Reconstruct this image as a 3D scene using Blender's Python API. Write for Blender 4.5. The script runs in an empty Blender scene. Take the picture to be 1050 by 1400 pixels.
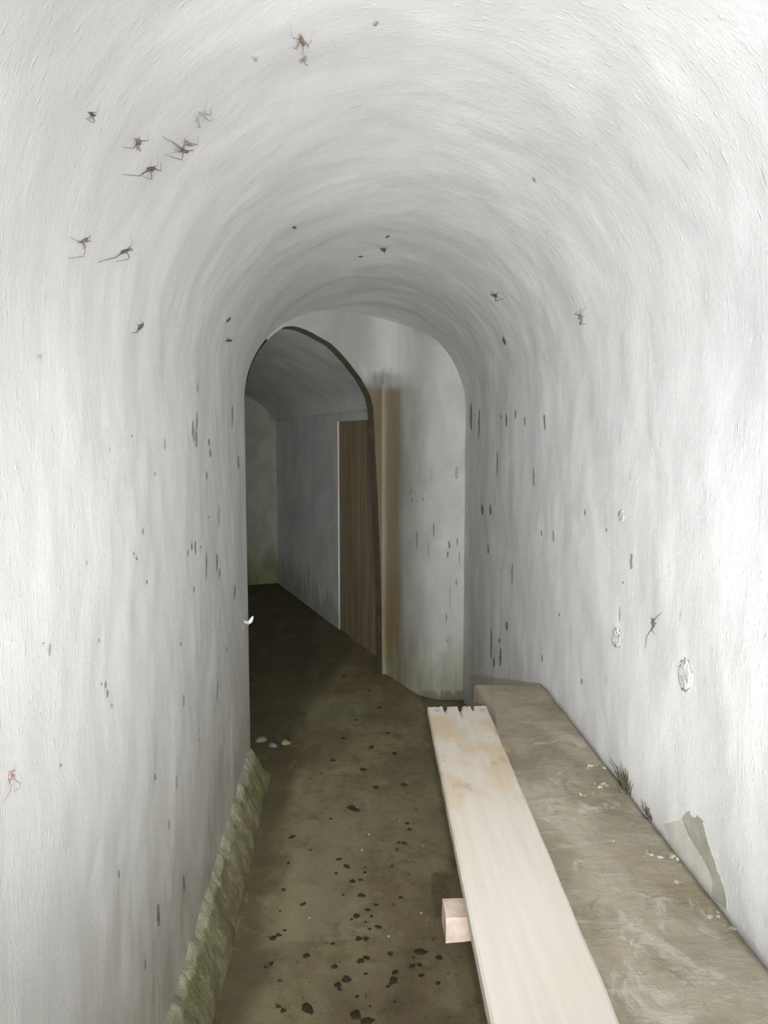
import bpy, bmesh, math, random
import numpy as np
from mathutils import Vector, Matrix, noise

random.seed(7)
S = bpy.context.scene
COL = S.collection

# ------------------------------------------------------------------ camera
F_PX, CX, CY = 1050.0, 525.0, 700.0
CAM = Vector((0, 0, 1.5))
YAW, PITCH = math.radians(2.71405), math.radians(5.44033)
FW = Vector((math.cos(PITCH)*math.sin(YAW), math.cos(PITCH)*math.cos(YAW), -math.sin(PITCH)))
RT = Vector((math.cos(YAW), -math.sin(YAW), 0))
UP = RT.cross(FW)
cam_data = bpy.data.cameras.new('camera')
cam = bpy.data.objects.new('camera', cam_data)
COL.objects.link(cam)
cam.matrix_world = Matrix(((RT.x, UP.x, -FW.x, CAM.x), (RT.y, UP.y, -FW.y, CAM.y), (RT.z, UP.z, -FW.z, CAM.z), (0, 0, 0, 1)))
cam_data.sensor_fit = 'HORIZONTAL'
cam_data.sensor_width = 36.0
cam_data.lens = 36.0*F_PX/1050.0
cam_data.clip_start = 0.02
S.camera = cam

# ------------------------------------------------------------------ plan of the place (metres)
XL, XR, ZS = -0.43, 0.659, 1.66          # tunnel walls and springing height
XC, RV = (XL+XR)/2, (XR-XL)/2            # vault centre and radius
YB = -2.6                                # tunnel behind the photographer
YL = 3.27                                # end of the left wall
CL, CR = Vector((XL, YL, 0)), Vector((0.215, 4.80, 0))
MD = (CR-CL).normalized()
LM = (CR-CL).length
DW = Vector((-0.314, 0.949, 0)).normalized()     # the passage turns off to the left
NW = Vector((DW.y, -DW.x, 0))
PW = Vector((0.247, 4.994, 0))
PLAN = [(0.215, 4.80), (0.24, 4.79), (0.275, 4.71), (0.33, 4.57), (0.385, 4.435), (0.44, 4.345), (0.52, 4.295), (0.60, 4.29), (0.659, 4.29)]
RING = [(0, 0), (0, 0.8), (0, 1.4), (0, 1.66), (0.02, 1.74), (0.071, 1.826), (0.148, 1.897), (0.225, 1.945), (0.305, 1.985), (0.362, 2.012), (0.451, 2.027), (0.536, 2.03),
        (0.641, 2.024), (0.751, 2.012), (0.88, 1.998), (0.992, 1.968), (1.10, 1.932), (1.207, 1.889), (1.30, 1.850), (1.398, 1.795), (1.46, 1.75), (1.505, 1.69), (1.520, 1.60),
        (1.529, 1.50), (1.579, 1.14), (1.617, 0.816), (1.650, 0.4), (1.66, 0.0)]

def vault_z(x):
    return ZS + math.sqrt(max(0.0, RV*RV-(x-XC)**2))

def y_end(x):
    if x <= 0.215:
        return YL + (x-XL)*(CR.y-YL)/(CR.x-XL) + (0.03 if x > -0.18 else 0.0)
    return float(np.interp(x, [p[0] for p in PLAN], [p[1] for p in PLAN])) + 0.03

def disp(u, v):
    return (0.006*noise.noise(Vector((u*2.6, v*2.6, 3.1))) + 0.0035*noise.noise(Vector((u*7, v*6, 9.7)))
            + 0.0018*noise.noise(Vector((u*19, v*14, 1.7))))

def ray(u, v):
    return (FW + RT*((u-CX)/F_PX) + UP*((CY-v)/F_PX))

def on_z(u, v, z=0.0):
    d = ray(u, v); return CAM + d*((z-CAM.z)/d.z)

def on_y(u, v, y):
    d = ray(u, v); return CAM + d*(y/d.y)

def hit(u, v):
    """where a line of sight meets the tunnel skin: point, inward normal, distance"""
    d = ray(u, v)
    best = None
    for x, n in ((XL, Vector((1, 0, 0))), (XR, Vector((-1, 0, 0)))):
        k = x/d.x
        if k > 0:
            p = CAM+d*k
            if p.z <= ZS+0.001 and (best is None or k < best[2]):
                best = (p, n, k)
    a = d.x*d.x+d.z*d.z
    b = 2*(d.x*(0-XC)+d.z*(CAM.z-ZS))
    c = XC*XC+(CAM.z-ZS)**2-RV*RV
    k = (-b+math.sqrt(b*b-4*a*c))/(2*a)
    p = CAM+d*k
    if p.z > ZS:
        n = Vector((XC-p.x, 0, ZS-p.z)).normalized()
        if best is None or k < best[2]:
            best = (p, n, k)
    p, n, k = best
    if abs(n.x) > 0.999:
        vv = p.z if n.x > 0 else 2*ZS+math.pi*RV-p.z
    else:
        vv = ZS+RV*(math.pi-math.atan2(p.z-ZS, p.x-XC))
    return p+n*disp(p.y, vv), n, k

# ------------------------------------------------------------------ mesh helpers
def link(name, me, mat=None, parent=None):
    o = bpy.data.objects.new(name, me)
    COL.objects.link(o)
    if mat: me.materials.append(mat)
    if parent: o.parent = parent
    return o

def tag(o, label=None, cat=None, group=None, kind=None):
    if label: o['label'] = label
    if cat: o['category'] = cat
    if group: o['group'] = group
    if kind: o['kind'] = kind
    return o

def from_grid(name, P, UV, mat=None, parent=None, smooth=True, flip=False, normals=None):
    """P[i][j] points, UV[i][j] pairs"""
    return from_grids(name, [(P, UV, normals)], mat, parent, smooth, flip)

def from_grids(name, grids, mat=None, parent=None, smooth=True, flip=False):
    verts, faces, uvs, nrm = [], [], [], []
    has_n = False
    for P, UV, N in grids:
        base = len(verts); ni, nj = len(P), len(P[0])
        for i in range(ni):
            for j in range(nj):
                verts.append(tuple(P[i][j])); uvs.append(UV[i][j])
                nrm.append(tuple(N[i][j]) if N else (0, 0, 0))
        if N: has_n = True
        for i in range(ni-1):
            for j in range(nj-1):
                q = [base+i*nj+j, base+(i+1)*nj+j, base+(i+1)*nj+j+1, base+i*nj+j+1]
                faces.append(q[::-1] if flip else q)
    me = bpy.data.meshes.new(name)
    me.from_pydata(verts, [], faces)
    uvl = me.uv_layers.new(name='UVMap')
    for lp in me.loops:
        uvl.data[lp.index].uv = uvs[lp.vertex_index]
    me.polygons.foreach_set('use_smooth', [smooth]*len(me.polygons))
    me.update()
    if has_n:
        me.normals_split_custom_set_from_vertices(nrm)
    return link(name, me, mat, parent)

def from_bm(name, bm, mat=None, parent=None, smooth=False):
    me = bpy.data.meshes.new(name)
    bmesh.ops.recalc_face_normals(bm, faces=bm.faces)
    bm.to_mesh(me); bm.free()
    me.polygons.foreach_set('use_smooth', [smooth]*len(me.polygons))
    return link(name, me, mat, parent)

def tube(bm, pts, radii, seg=6):
    pts = [Vector(p) for p in pts]
    rings = []
    prev = None
    for i, p in enumerate(pts):
        t = (pts[min(i+1, len(pts)-1)]-pts[max(i-1, 0)]).normalized()
        a = prev if prev is not None else (Vector((0, 0, 1)) if abs(t.z) < 0.9 else Vector((1, 0, 0)))
        x = (a-t*a.dot(t)).normalized(); y = t.cross(x); prev = x
        r = radii[i] if hasattr(radii, '__len__') else radii
        rings.append([bm.verts.new(p+(x*math.cos(k*2*math.pi/seg)+y*math.sin(k*2*math.pi/seg))*r) for k in range(seg)])
    for i in range(len(rings)-1):
        for k in range(seg):
            bm.faces.new((rings[i][k], rings[i][(k+1) % seg], rings[i+1][(k+1) % seg], rings[i+1][k]))
    bm.faces.new(rings[0][::-1]); bm.faces.new(rings[-1])

# ------------------------------------------------------------------ node helper
class NT:
    def __init__(self, name):
        self.m = bpy.data.materials.new(name)
        self.m.use_nodes = True
        self.t = self.m.node_tree
        self.t.nodes.clear()
        self.out = self.t.nodes.new('ShaderNodeOutputMaterial')
        self.b = self.t.nodes.new('ShaderNodeBsdfPrincipled')
        self.t.links.new(self.b.outputs[0], self.out.inputs[0])
    def set(self, sock, v):
        if isinstance(v, bpy.types.NodeSocket): self.t.links.new(v, sock)
        elif isinstance(v, (tuple, list)) and len(v) == 3 and sock.type == 'RGBA': sock.default_value = (*v, 1)
        else: sock.default_value = v
    def uv(self):
        n = self.t.nodes.new('ShaderNodeUVMap'); n.uv_map = 'UVMap'; return n.outputs[0]
    def obj(self):
        return self.t.nodes.new('ShaderNodeTexCoord').outputs['Object']
    def scale(self, vec, s, off=(0, 0, 0)):
        n = self.t.nodes.new('ShaderNodeMapping'); self.set(n.inputs['Vector'], vec)
        n.inputs['Scale'].default_value = s; n.inputs['Location'].default_value = off
        return n.outputs[0]
    def noise(self, vec, sc=1.0, det=2.0, rough=0.5, dist=0.0):
        n = self.t.nodes.new('ShaderNodeTexNoise'); self.set(n.inputs['Vector'], vec)
        n.inputs['Scale'].default_value = sc; n.inputs['Detail'].default_value = det
        n.inputs['Roughness'].default_value = rough; n.inputs['Distortion'].default_value = dist
        return n.outputs['Fac']
    def ramp(self, v, a, b, lo=0.0, hi=1.0, smooth=True):
        n = self.t.nodes.new('ShaderNodeMapRange'); self.set(n.inputs['Value'], v)
        n.interpolation_type = 'SMOOTHSTEP' if smooth else 'LINEAR'
        for k, x in (('From Min', a), ('From Max', b), ('To Min', lo), ('To Max', hi)): self.set(n.inputs[k], x)
        return n.outputs[0]
    def math(self, op, a, b=0.0):
        n = self.t.nodes.new('ShaderNodeMath'); n.operation = op
        self.set(n.inputs[0], a); self.set(n.inputs[1], b); return n.outputs[0]
    def mix(self, f, a, b, mode='MIX'):
        n = self.t.nodes.new('ShaderNodeMix'); n.data_type = 'RGBA'; n.blend_type = mode
        self.set(n.inputs[0], f); self.set(n.inputs[6], a); self.set(n.inputs[7], b); return n.outputs[2]
    def sep(self, v):
        n = self.t.nodes.new('ShaderNodeSeparateXYZ'); self.set(n.inputs[0], v); return n.outputs
    def bump(self, h, strength=0.5, dist=0.004, normal=None):
        n = self.t.nodes.new('ShaderNodeBump'); self.set(n.inputs['Height'], h)
        n.inputs['Strength'].default_value = strength; n.inputs['Distance'].default_value = dist
        if normal is not None: self.set(n.inputs['Normal'], normal)
        return n.outputs[0]
    def done(self, color, rough=0.8, normal=None, spec=0.3):
        self.set(self.b.inputs['Base Color'], color); self.set(self.b.inputs['Roughness'], rough)
        self.b.inputs['Specular IOR Level'].default_value = spec
        if normal is not None: self.set(self.b.inputs['Normal'], normal)
        return self.m

def simple(name, c1, c2, sc=40, rough=0.8, bump=0.3, dist=0.002, spec=0.3):
    t = NT(name); o = t.obj()
    n = t.noise(o, sc, 4, 0.6)
    return t.done(t.mix(t.ramp(n, 0.3, 0.7), c1, c2), rough, t.bump(n, bump, dist), spec)

def plaster(name, base=(0.80, 0.80, 0.80), grime=(0.36, 0.36, 0.25), g_top=0.75, g_amt=0.75, patch=0.10, fleck=1.0, warm=None, right=False):
    """whitewashed plaster; UV is metres along the wall, metres up it"""
    t = NT(name); uv = t.uv(); o = t.obj()
    fl = t.noise(t.scale(uv, (150, 42, 1)), 1.0, 2, 0.55, 0.4)
    flm = t.ramp(fl, 0.60, 0.72)
    fine = t.noise(t.scale(uv, (330, 120, 1)), 1.0, 2, 0.6)
    brush = t.noise(t.scale(uv, (26, 5, 1)), 1.0, 4, 0.6, 0.6)
    mott = t.noise(t.scale(uv, (4.5, 3, 1)), 1.0, 5, 0.6, 0.5)
    big = t.noise(t.scale(uv, (1.3, 0.9, 1)), 1.0, 3, 0.5)
    dark = tuple(c*(1-patch*2.4) for c in base)
    col = t.mix(t.ramp(mott, 0.35, 0.68), dark, base)
    col = t.mix(t.math('MULTIPLY', t.ramp(brush, 0.52, 0.70), 0.24), col, tuple(c*(1-patch*2.8) for c in base))
    col = t.mix(t.math('MULTIPLY', t.ramp(big, 0.5, 0.7), 0.35), col, (base[0]*0.90, base[1]*0.90, base[2]*0.94))
    col = t.mix(t.math('MULTIPLY', flm, 0.75*fleck), col, (0.93, 0.93, 0.92))
    # thin dark drip marks, only in patches
    dr = t.noise(t.scale(uv, (75, 11, 1), (3.1, 0.7, 0)), 1.0, 2, 0.5)
    dm = t.math('MULTIPLY', t.ramp(dr, 0.705, 0.77), t.ramp(t.noise(t.scale(uv, (2.2, 1.6, 1), (5, 2, 0)), 1.0, 2), 0.5, 0.6))
    col = t.mix(t.math('MULTIPLY', dm, 0.6), col, (0.13, 0.13, 0.12))
    # algae and mud stain rising from the ground
    z = t.sep(o)[2]
    st = t.noise(t.scale(uv, (14, 2.2, 1)), 1.0, 4, 0.6, 0.3)
    edge = t.math('ADD', z, t.math('MULTIPLY', t.math('SUBTRACT', st, 0.5), -0.9))
    gm = t.math('MULTIPLY', t.ramp(edge, g_top, 0.08), g_amt)
    if right: gm = t.math('MULTIPLY', gm, t.ramp(t.sep(o)[0], 0.1, 0.2, 1.0, 0.35))     # only the left wall is really dirty
    gcol = t.mix(t.ramp(mott, 0.4, 0.6), grime, tuple(c*1.35 for c in grime))
    gs = t.noise(t.scale(uv, (34, 5, 1), (2, 4, 0)), 1.0, 4, 0.65, 0.3)
    gcol = t.mix(t.math('MULTIPLY', t.ramp(gs, 0.5, 0.68), 0.55), gcol, tuple(c*0.55 for c in grime))
    if warm:
        wm = warm(t, uv, o)
        for m_, c_ in wm: col = t.mix(m_, col, c_)
    col = t.mix(gm, col, gcol)
    h = t.math('ADD', t.math('MULTIPLY', flm, 0.8), t.math('ADD', t.math('MULTIPLY', fine, 0.5), t.math('MULTIPLY', brush, 0.9)))
    nm = t.bump(h, 0.55, 0.0022)
    nm = t.bump(mott, 0.5, 0.010, nm)
    return t.done(col, 0.75, nm, 0.25)

# ------------------------------------------------------------------ materials
def tunnel_tint(t, uv, o):       # weaker light at the left painted in, slightly creamy; grey vault smudge deepens it
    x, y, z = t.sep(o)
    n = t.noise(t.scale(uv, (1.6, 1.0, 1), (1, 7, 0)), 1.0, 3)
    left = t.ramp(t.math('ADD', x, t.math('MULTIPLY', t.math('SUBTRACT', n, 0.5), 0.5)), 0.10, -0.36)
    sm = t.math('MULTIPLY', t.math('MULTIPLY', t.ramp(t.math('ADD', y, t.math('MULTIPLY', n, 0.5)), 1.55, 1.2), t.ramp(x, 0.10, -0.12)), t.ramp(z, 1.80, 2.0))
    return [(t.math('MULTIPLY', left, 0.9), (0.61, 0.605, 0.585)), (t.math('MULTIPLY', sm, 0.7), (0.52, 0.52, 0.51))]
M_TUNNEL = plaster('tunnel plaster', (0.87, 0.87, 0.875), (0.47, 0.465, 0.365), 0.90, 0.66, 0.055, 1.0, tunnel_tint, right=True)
def end_stain(t, uv, o):       # brown rust wash beside the opening, UV.x counts from the tunnel corner
    u, v, _ = t.sep(uv)
    z = t.sep(o)[2]
    n = t.noise(t.scale(uv, (9, 1.3, 1)), 1.0, 4, 0.6, 0.3)
    m = t.math('MULTIPLY', t.ramp(t.math('ADD', u, t.math('MULTIPLY', t.math('SUBTRACT', n, 0.5), 0.16)), 0.43, 0.56), t.ramp(z, 1.84, 1.78))
    m = t.math('MULTIPLY', m, 0.85)
    low = t.math('MULTIPLY', t.ramp(u, 0.40, 0.62), t.ramp(z, 0.95, 0.1))
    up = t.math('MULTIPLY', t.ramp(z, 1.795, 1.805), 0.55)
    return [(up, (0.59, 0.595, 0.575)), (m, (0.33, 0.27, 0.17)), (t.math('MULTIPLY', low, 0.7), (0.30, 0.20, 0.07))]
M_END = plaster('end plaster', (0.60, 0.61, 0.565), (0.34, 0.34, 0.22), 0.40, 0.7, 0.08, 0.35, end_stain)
M_PASS = plaster('passage plaster', (0.88, 0.885, 0.87), (0.32, 0.33, 0.25), 0.30, 0.6, 0.07, 0.3)
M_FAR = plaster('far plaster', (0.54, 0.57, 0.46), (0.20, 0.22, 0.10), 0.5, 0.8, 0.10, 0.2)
M_RIM = simple('damp rim', (0.12, 0.105, 0.068), (0.20, 0.175, 0.12), 14, 0.7)  # dark brown tone for the mouth rim and the outer shell

def door_mat():
    t = NT('rust brown panel'); o = t.obj()
    n = t.noise(t.scale(o, (9, 9, 1.2)), 1.0, 5, 0.6)
    g = t.noise(t.scale(o, (60, 60, 3)), 1.0, 3, 0.6)
    c = t.mix(t.ramp(n, 0.35, 0.65), (0.30, 0.235, 0.15), (0.40, 0.31, 0.20))
    c = t.mix(t.math('MULTIPLY', t.ramp(g, 0.5, 0.7), 0.2), c, (0.24, 0.19, 0.12))
    return t.done(c, 0.75, t.bump(g, 0.4, 0.003))
M_DOOR = door_mat()

def floor_mat():
    t = NT('wet dirty concrete'); o = t.obj()
    x, y, z = t.sep(o)
    n1 = t.noise(t.scale(o, (3.2, 2.2, 1)), 1.0, 5, 0.6, 0.4)
    n2 = t.noise(o, 15, 5, 0.65)
    n3 = t.noise(t.scale(o, (38, 30, 1), (2, 5, 0)), 1.0, 3, 0.6)
    n4 = t.noise(o, 140, 2, 0.6)
    c = t.mix(t.ramp(n1, 0.36, 0.64), (0.204, 0.158, 0.097), (0.300, 0.257, 0.143))
    c = t.mix(t.math('MULTIPLY', t.ramp(n2, 0.45, 0.66), 0.6), c, (0.165, 0.150, 0.070))
    grn = t.noise(t.scale(o, (2.5, 1.6, 1), (4, 1, 0)), 1.0, 3)
    c = t.mix(t.math('MULTIPLY', t.ramp(grn, 0.5, 0.68), 0.5), c, (0.290, 0.292, 0.159))
    spots = t.ramp(n3, 0.64, 0.70)
    c = t.mix(t.math('MULTIPLY', spots, 0.75), c, (0.068, 0.052, 0.030))
    c = t.mix(t.math('MULTIPLY', t.ramp(n4, 0.66, 0.74), 0.5), c, (0.426, 0.353, 0.251))
    # a paler worn patch with a straight near edge (an old slab joint)
    wob = t.math('MULTIPLY', t.math('SUBTRACT', n2, 0.5), 0.12)
    px = t.math('ADD', x, wob)
    pm = t.math('MULTIPLY', t.math('MULTIPLY', t.ramp(px, -0.24, -0.18), t.ramp(px, 0.10, 0.0)), t.math('MULTIPLY', t.ramp(y, 2.175, 2.19), t.ramp(t.math('ADD', y, wob), 3.2, 2.6)))
    c = t.mix(t.math('MULTIPLY', pm, 0.42), c, (0.388, 0.372, 0.234))
    curb_shade = t.math('MULTIPLY', t.ramp(t.math('ADD', px, t.math('MULTIPLY', t.math('SUBTRACT', n1, 0.5), 0.25)), -0.20, -0.30), 0.62)  # shade along the curb foot painted into the floor colour
    c = t.mix(curb_shade, c, (0.085, 0.070, 0.036))
    n7 = t.noise(t.scale(o, (9, 7, 1), (6, 3, 0)), 1.0, 6, 0.7, 0.5)
    c = t.mix(t.math('MULTIPLY', t.ramp(n7, 0.52, 0.66), 0.48), c, (0.12, 0.10, 0.055))
    c = t.mix(t.math('MULTIPLY', t.ramp(n7, 0.46, 0.34), 0.45), c, (0.36, 0.33, 0.225))
    # black mud lying in the mouth of the passage and along the foot of its walls
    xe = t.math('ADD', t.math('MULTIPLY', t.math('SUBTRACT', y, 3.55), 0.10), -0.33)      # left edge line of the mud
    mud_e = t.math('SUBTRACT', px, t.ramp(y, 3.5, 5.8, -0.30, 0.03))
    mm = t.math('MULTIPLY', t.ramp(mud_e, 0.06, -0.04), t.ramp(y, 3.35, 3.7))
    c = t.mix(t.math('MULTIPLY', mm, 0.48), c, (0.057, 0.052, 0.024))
    return t.done(c, t.ramp(n1, 0.3, 0.7, 0.55, 0.85), t.bump(t.math('ADD', n2, t.math('MULTIPLY', n4, 0.3)), 0.6, 0.008), 0.3)
M_FLOOR = floor_mat()

def curb_mat():
    t = NT('mossy curb'); o = t.obj(); uv = t.uv()
    u, v, _ = t.sep(uv)
    n = t.noise(o, 12, 5, 0.65); n2 = t.noise(o, 45, 4, 0.6)
    big = t.noise(o, 3.2, 3, 0.5)
    c = t.mix(t.ramp(n, 0.35, 0.65), (0.21, 0.19, 0.105), (0.37, 0.345, 0.21))
    c = t.mix(t.math('MULTIPLY', t.ramp(big, 0.48, 0.62), 0.6), c, (0.20, 0.215, 0.09))
    # crumbled cream lime at its upper lip
    lip = t.ramp(t.math('ADD', v, t.math('MULTIPLY', t.math('SUBTRACT', n, 0.5), 0.5)), 0.68, 0.80)
    c = t.mix(t.math('MULTIPLY', lip, 0.85), c, t.mix(t.ramp(n2, 0.4, 0.6), (0.52, 0.49, 0.36), (0.40, 0.39, 0.29)))
    return t.done(c, 0.8, t.bump(t.math('ADD', n, n2), 0.8, 0.008))
M_CURB = curb_mat()

def bench_mat():
    t = NT('bench concrete'); o = t.obj()
    n1 = t.noise(t.scale(o, (7, 4, 4)), 1.0, 5, 0.6, 0.5)
    n2 = t.noise(t.scale(o, (10, 26, 10)), 1.0, 5, 0.65, 0.4)
    n3 = t.noise(o, 120, 3, 0.6)
    n4 = t.noise(t.scale(o, (2.5, 2.5, 2)), 1.0, 3, 0.5)
    c = t.mix(t.ramp(n1, 0.34, 0.66), (0.215, 0.19, 0.135), (0.35, 0.315, 0.245))
    c = t.mix(t.math('MULTIPLY', t.ramp(n2, 0.54, 0.72), 0.55), c, (0.43, 0.40, 0.335))
    c = t.mix(t.math('MULTIPLY', t.ramp(n4, 0.52, 0.66), 0.5), c, (0.30, 0.25, 0.14))
    n5 = t.noise(t.scale(o, (11, 7, 5), (3, 9, 0)), 1.0, 6, 0.7, 0.8)
    c = t.mix(t.math('MULTIPLY', t.ramp(n5, 0.55, 0.66), 0.55), c, (0.50, 0.475, 0.42))
    n6 = t.noise(t.scale(o, (17, 12, 5), (8, 2, 0)), 1.0, 6, 0.7, 0.8)
    c = t.mix(t.math('MULTIPLY', t.ramp(n6, 0.56, 0.66), 0.5), c, (0.17, 0.15, 0.10))
    y = t.sep(o)[1]
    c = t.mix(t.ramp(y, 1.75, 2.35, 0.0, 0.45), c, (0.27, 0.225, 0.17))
    c = t.mix(t.math('MULTIPLY', t.ramp(n3, 0.66, 0.74), 0.6), c, (0.17, 0.14, 0.09))
    return t.done(c, 0.85, t.bump(t.math('ADD', n2, t.math('MULTIPLY', n3, 0.4)), 0.6, 0.006))
M_BENCH = bench_mat()

def plank_mat():
    t = NT('bleached wood'); o = t.obj()
    g = t.noise(t.scale(o, (70, 3.0, 30)), 1.0, 4, 0.6, 0.2)
    n = t.noise(t.scale(o, (9, 5, 9)), 1.0, 4, 0.6)
    k = t.noise(t.scale(o, (48, 40, 40), (1, 3, 0)), 1.0, 2, 0.5)
    y = t.sep(o)[1]
    c = t.mix(t.ramp(g, 0.3, 0.7), (0.535, 0.505, 0.445), (0.575, 0.545, 0.485))
    c = t.mix(t.math('MULTIPLY', t.ramp(n, 0.5, 0.7), 0.45), c, (0.56, 0.51, 0.43))
    far = t.ramp(y, 1.25, 1.9)
    c = t.mix(t.math('MULTIPLY', far, t.ramp(n, 0.46, 0.62, 0.15, 0.8)), c, (0.50, 0.385, 0.25))
    gy = t.noise(t.scale(o, (16, 9, 9), (7, 1, 0)), 1.0, 3)
    c = t.mix(t.math('MULTIPLY', t.ramp(y, 1.45, 1.75), t.ramp(gy, 0.58, 0.68, 0, 0.7)), c, (0.33, 0.29, 0.25))
    c = t.mix(t.math('MULTIPLY', t.ramp(k, 0.735, 0.78), 0.75), c, (0.22, 0.19, 0.15))
    return t.done(c, 0.8, t.bump(g, 0.2, 0.0015))
M_PLANK = plank_mat()
M_BLOCK = simple('pinkish timber', (0.36, 0.27, 0.215), (0.52, 0.44, 0.37), 26, 0.8, 0.5, 0.004)
M_DIRT = simple('wet dirt', (0.045, 0.037, 0.022), (0.085, 0.070, 0.042), 90, 0.6, 0.6, 0.003)
M_GRIT = simple('pale grit', (0.55, 0.53, 0.46), (0.68, 0.66, 0.60), 90, 0.7)
M_STONE = simple('grey stone', (0.15, 0.14, 0.11), (0.26, 0.25, 0.21), 40, 0.8, 0.6, 0.004)
M_FLAKE = simple('lime flake', (0.40, 0.37, 0.30), (0.60, 0.57, 0.50), 60, 0.8, 0.5, 0.002)
M_FLAKE_D = simple('brown grit flake', (0.25, 0.21, 0.15), (0.36, 0.31, 0.23), 60, 0.8, 0.5, 0.002)
M_DRIP = simple('dark drip', (0.17, 0.17, 0.165), (0.36, 0.36, 0.35), 60, 0.8, 0.2)
M_DRIP2 = simple('grey drip', (0.34, 0.34, 0.33), (0.42, 0.42, 0.41), 60, 0.8, 0.2)
M_TUFT = simple('dry dark moss', (0.07, 0.065, 0.035), (0.15, 0.14, 0.085), 50, 0.9)
M_BARE = simple('bare grey render', (0.37, 0.375, 0.31), (0.50, 0.505, 0.44), 22, 0.85, 0.5, 0.003)
M_MORTAR = simple('smooth mortar', (0.58, 0.58, 0.515), (0.72, 0.72, 0.68), 12, 0.8, 0.3, 0.002)
M_CHIP = simple('chipped plaster', (0.56, 0.565, 0.53), (0.76, 0.76, 0.73), 55, 0.85, 0.6, 0.003)
M_CHIPRIM = simple('chip rim', (0.26, 0.26, 0.23), (0.74, 0.74, 0.71), 45, 0.85, 0.4)
M_BROWN = simple('cricket brown', (0.125, 0.105, 0.09), (0.22, 0.19, 0.165), 300, 0.55)
M_DARK = simple('cricket dark', (0.070, 0.060, 0.054), (0.140, 0.120, 0.110), 300, 0.5)
M_RED = simple('cricket reddish', (0.23, 0.14, 0.12), (0.36, 0.25, 0.225), 300, 0.55)
M_GREY = simple('cricket grey', (0.238, 0.224, 0.210), (0.378, 0.364, 0.350), 300, 0.55)
M_OLIVE = simple('cricket olive', (0.145, 0.136, 0.076), (0.255, 0.238, 0.153), 300, 0.55)
M_PALE = simple('cricket pale', (0.36, 0.35, 0.34), (0.46, 0.45, 0.44), 300, 0.55)
M_WHITE = simple('white wing', (0.88, 0.88, 0.86), (0.95, 0.95, 0.94), 100, 0.6)

# ------------------------------------------------------------------ main tunnel: left wall, vault, right wall from one grid
rows = []                                       # (x, z, v, nx, nz)
for z in np.linspace(0, ZS, 56)[:-1]: rows.append((XL, z, z, 1, 0))
i_l = len(rows)
for a in np.linspace(math.pi, 0, 97): rows.append((XC+RV*math.cos(a), ZS+RV*math.sin(a), ZS+RV*(math.pi-a), -math.cos(a), -math.sin(a)))
i_r = len(rows)-1
for z in np.linspace(ZS, 0, 56)[1:]: rows.append((XR, z, 2*ZS+math.pi*RV-z, -1, 0))
NU = 240
fr = np.concatenate([np.linspace(0, 0.36, 40)[:-1], np.linspace(0.36, 1, NU-39)])
P, UV = [], []
for (x, z, v, nx, nz) in rows:
    ye = y_end(x)
    pr, ur = [], []
    for f in fr:
        y = YB+(ye-YB)*f
        d = disp(y, v)*min(1.0, (ye-y)/0.10+0.15)
        pr.append((x+nx*d, y, z+nz*d)); ur.append((y, v))
    P.append(pr); UV.append(ur)
A = np.array(P)
du = np.gradient(A, axis=1); dv = np.gradient(A, axis=0)
N = np.cross(dv, du); N /= np.linalg.norm(N, axis=2, keepdims=True)
inward = np.array([[(r[3], 0, r[4])] for r in rows])
N *= np.sign((N*inward).sum(axis=2, keepdims=True))
def part(name, a, b, mat):
    o = from_grid(name, P[a:b+1], UV[a:b+1], mat, normals=[[tuple(q) for q in r] for r in N[a:b+1]], flip=True)
    return tag(o, kind='structure')
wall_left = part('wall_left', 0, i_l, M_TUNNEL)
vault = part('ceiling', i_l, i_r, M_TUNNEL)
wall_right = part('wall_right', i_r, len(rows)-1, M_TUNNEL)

# ------------------------------------------------------------------ end wall with the arched mouth of the side passage
ring_t = [r[0] for r in RING]
top_pairs = [(t, z) for t, z in RING if z > 1.6 or t > 1.4]
def ring_z(t):
    return float(np.interp(t, [p[0] for p in top_pairs], [p[1] for p in top_pairs]))
cols = []
plan = PLAN[::-1]
acc = 0.0
dense = []
for k in range(len(plan)-1):
    for f in np.linspace(0, 1, 7)[:-1]:
        dense.append((plan[k][0]+(plan[k+1][0]-plan[k][0])*f, plan[k][1]+(plan[k+1][1]-plan[k][1])*f))
dense.append(plan[-1])
for it in range(6):                              # round the corners of the plan line
    dense = [dense[0]]+[((dense[i-1][0]+2*dense[i][0]+dense[i+1][0])/4, (dense[i-1][1]+2*dense[i][1]+dense[i+1][1])/4) for i in range(1, len(dense)-1)]+[dense[-1]]
prev = None
for (x, y) in dense:
    if prev: acc += math.hypot(x-prev[0], y-prev[1])
    prev = (x, y)
    cols.append((x, y, 0.0, vault_z(x)+0.02, acc))
for t in list(np.linspace(LM-0.003, 1.50, 22))+list(np.linspace(1.48, 0.20, 60)):
    p = CL+MD*t
    zb = max(0.0, ring_z(t))
    cols.append((p.x, p.y, zb, max(zb+0.004, vault_z(p.x)+(0.02 if t > 0.55 else 0.004)), acc+(LM-t)))
CS = np.array([c[4] for c in cols]); CXY = np.array([(c[0], c[1]) for c in cols])
WS = np.gradient(CS)                              # the upper render runs smoothly across the inner corner
sm = []
for i, s_ in enumerate(CS):
    sig = 0.30*min(1.0, s_/0.35, (CS[-1]-s_)/0.35)+1e-4
    k_ = np.exp(-0.5*((CS-s_)/sig)**2)*WS
    sm.append((CXY*k_[:, None]).sum(0)/k_.sum())
def sstep(a, b, v):
    v = max(0.0, min(1.0, (v-a)/(b-a))); return v*v*(3-2*v)
P, UV = [], []
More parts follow.
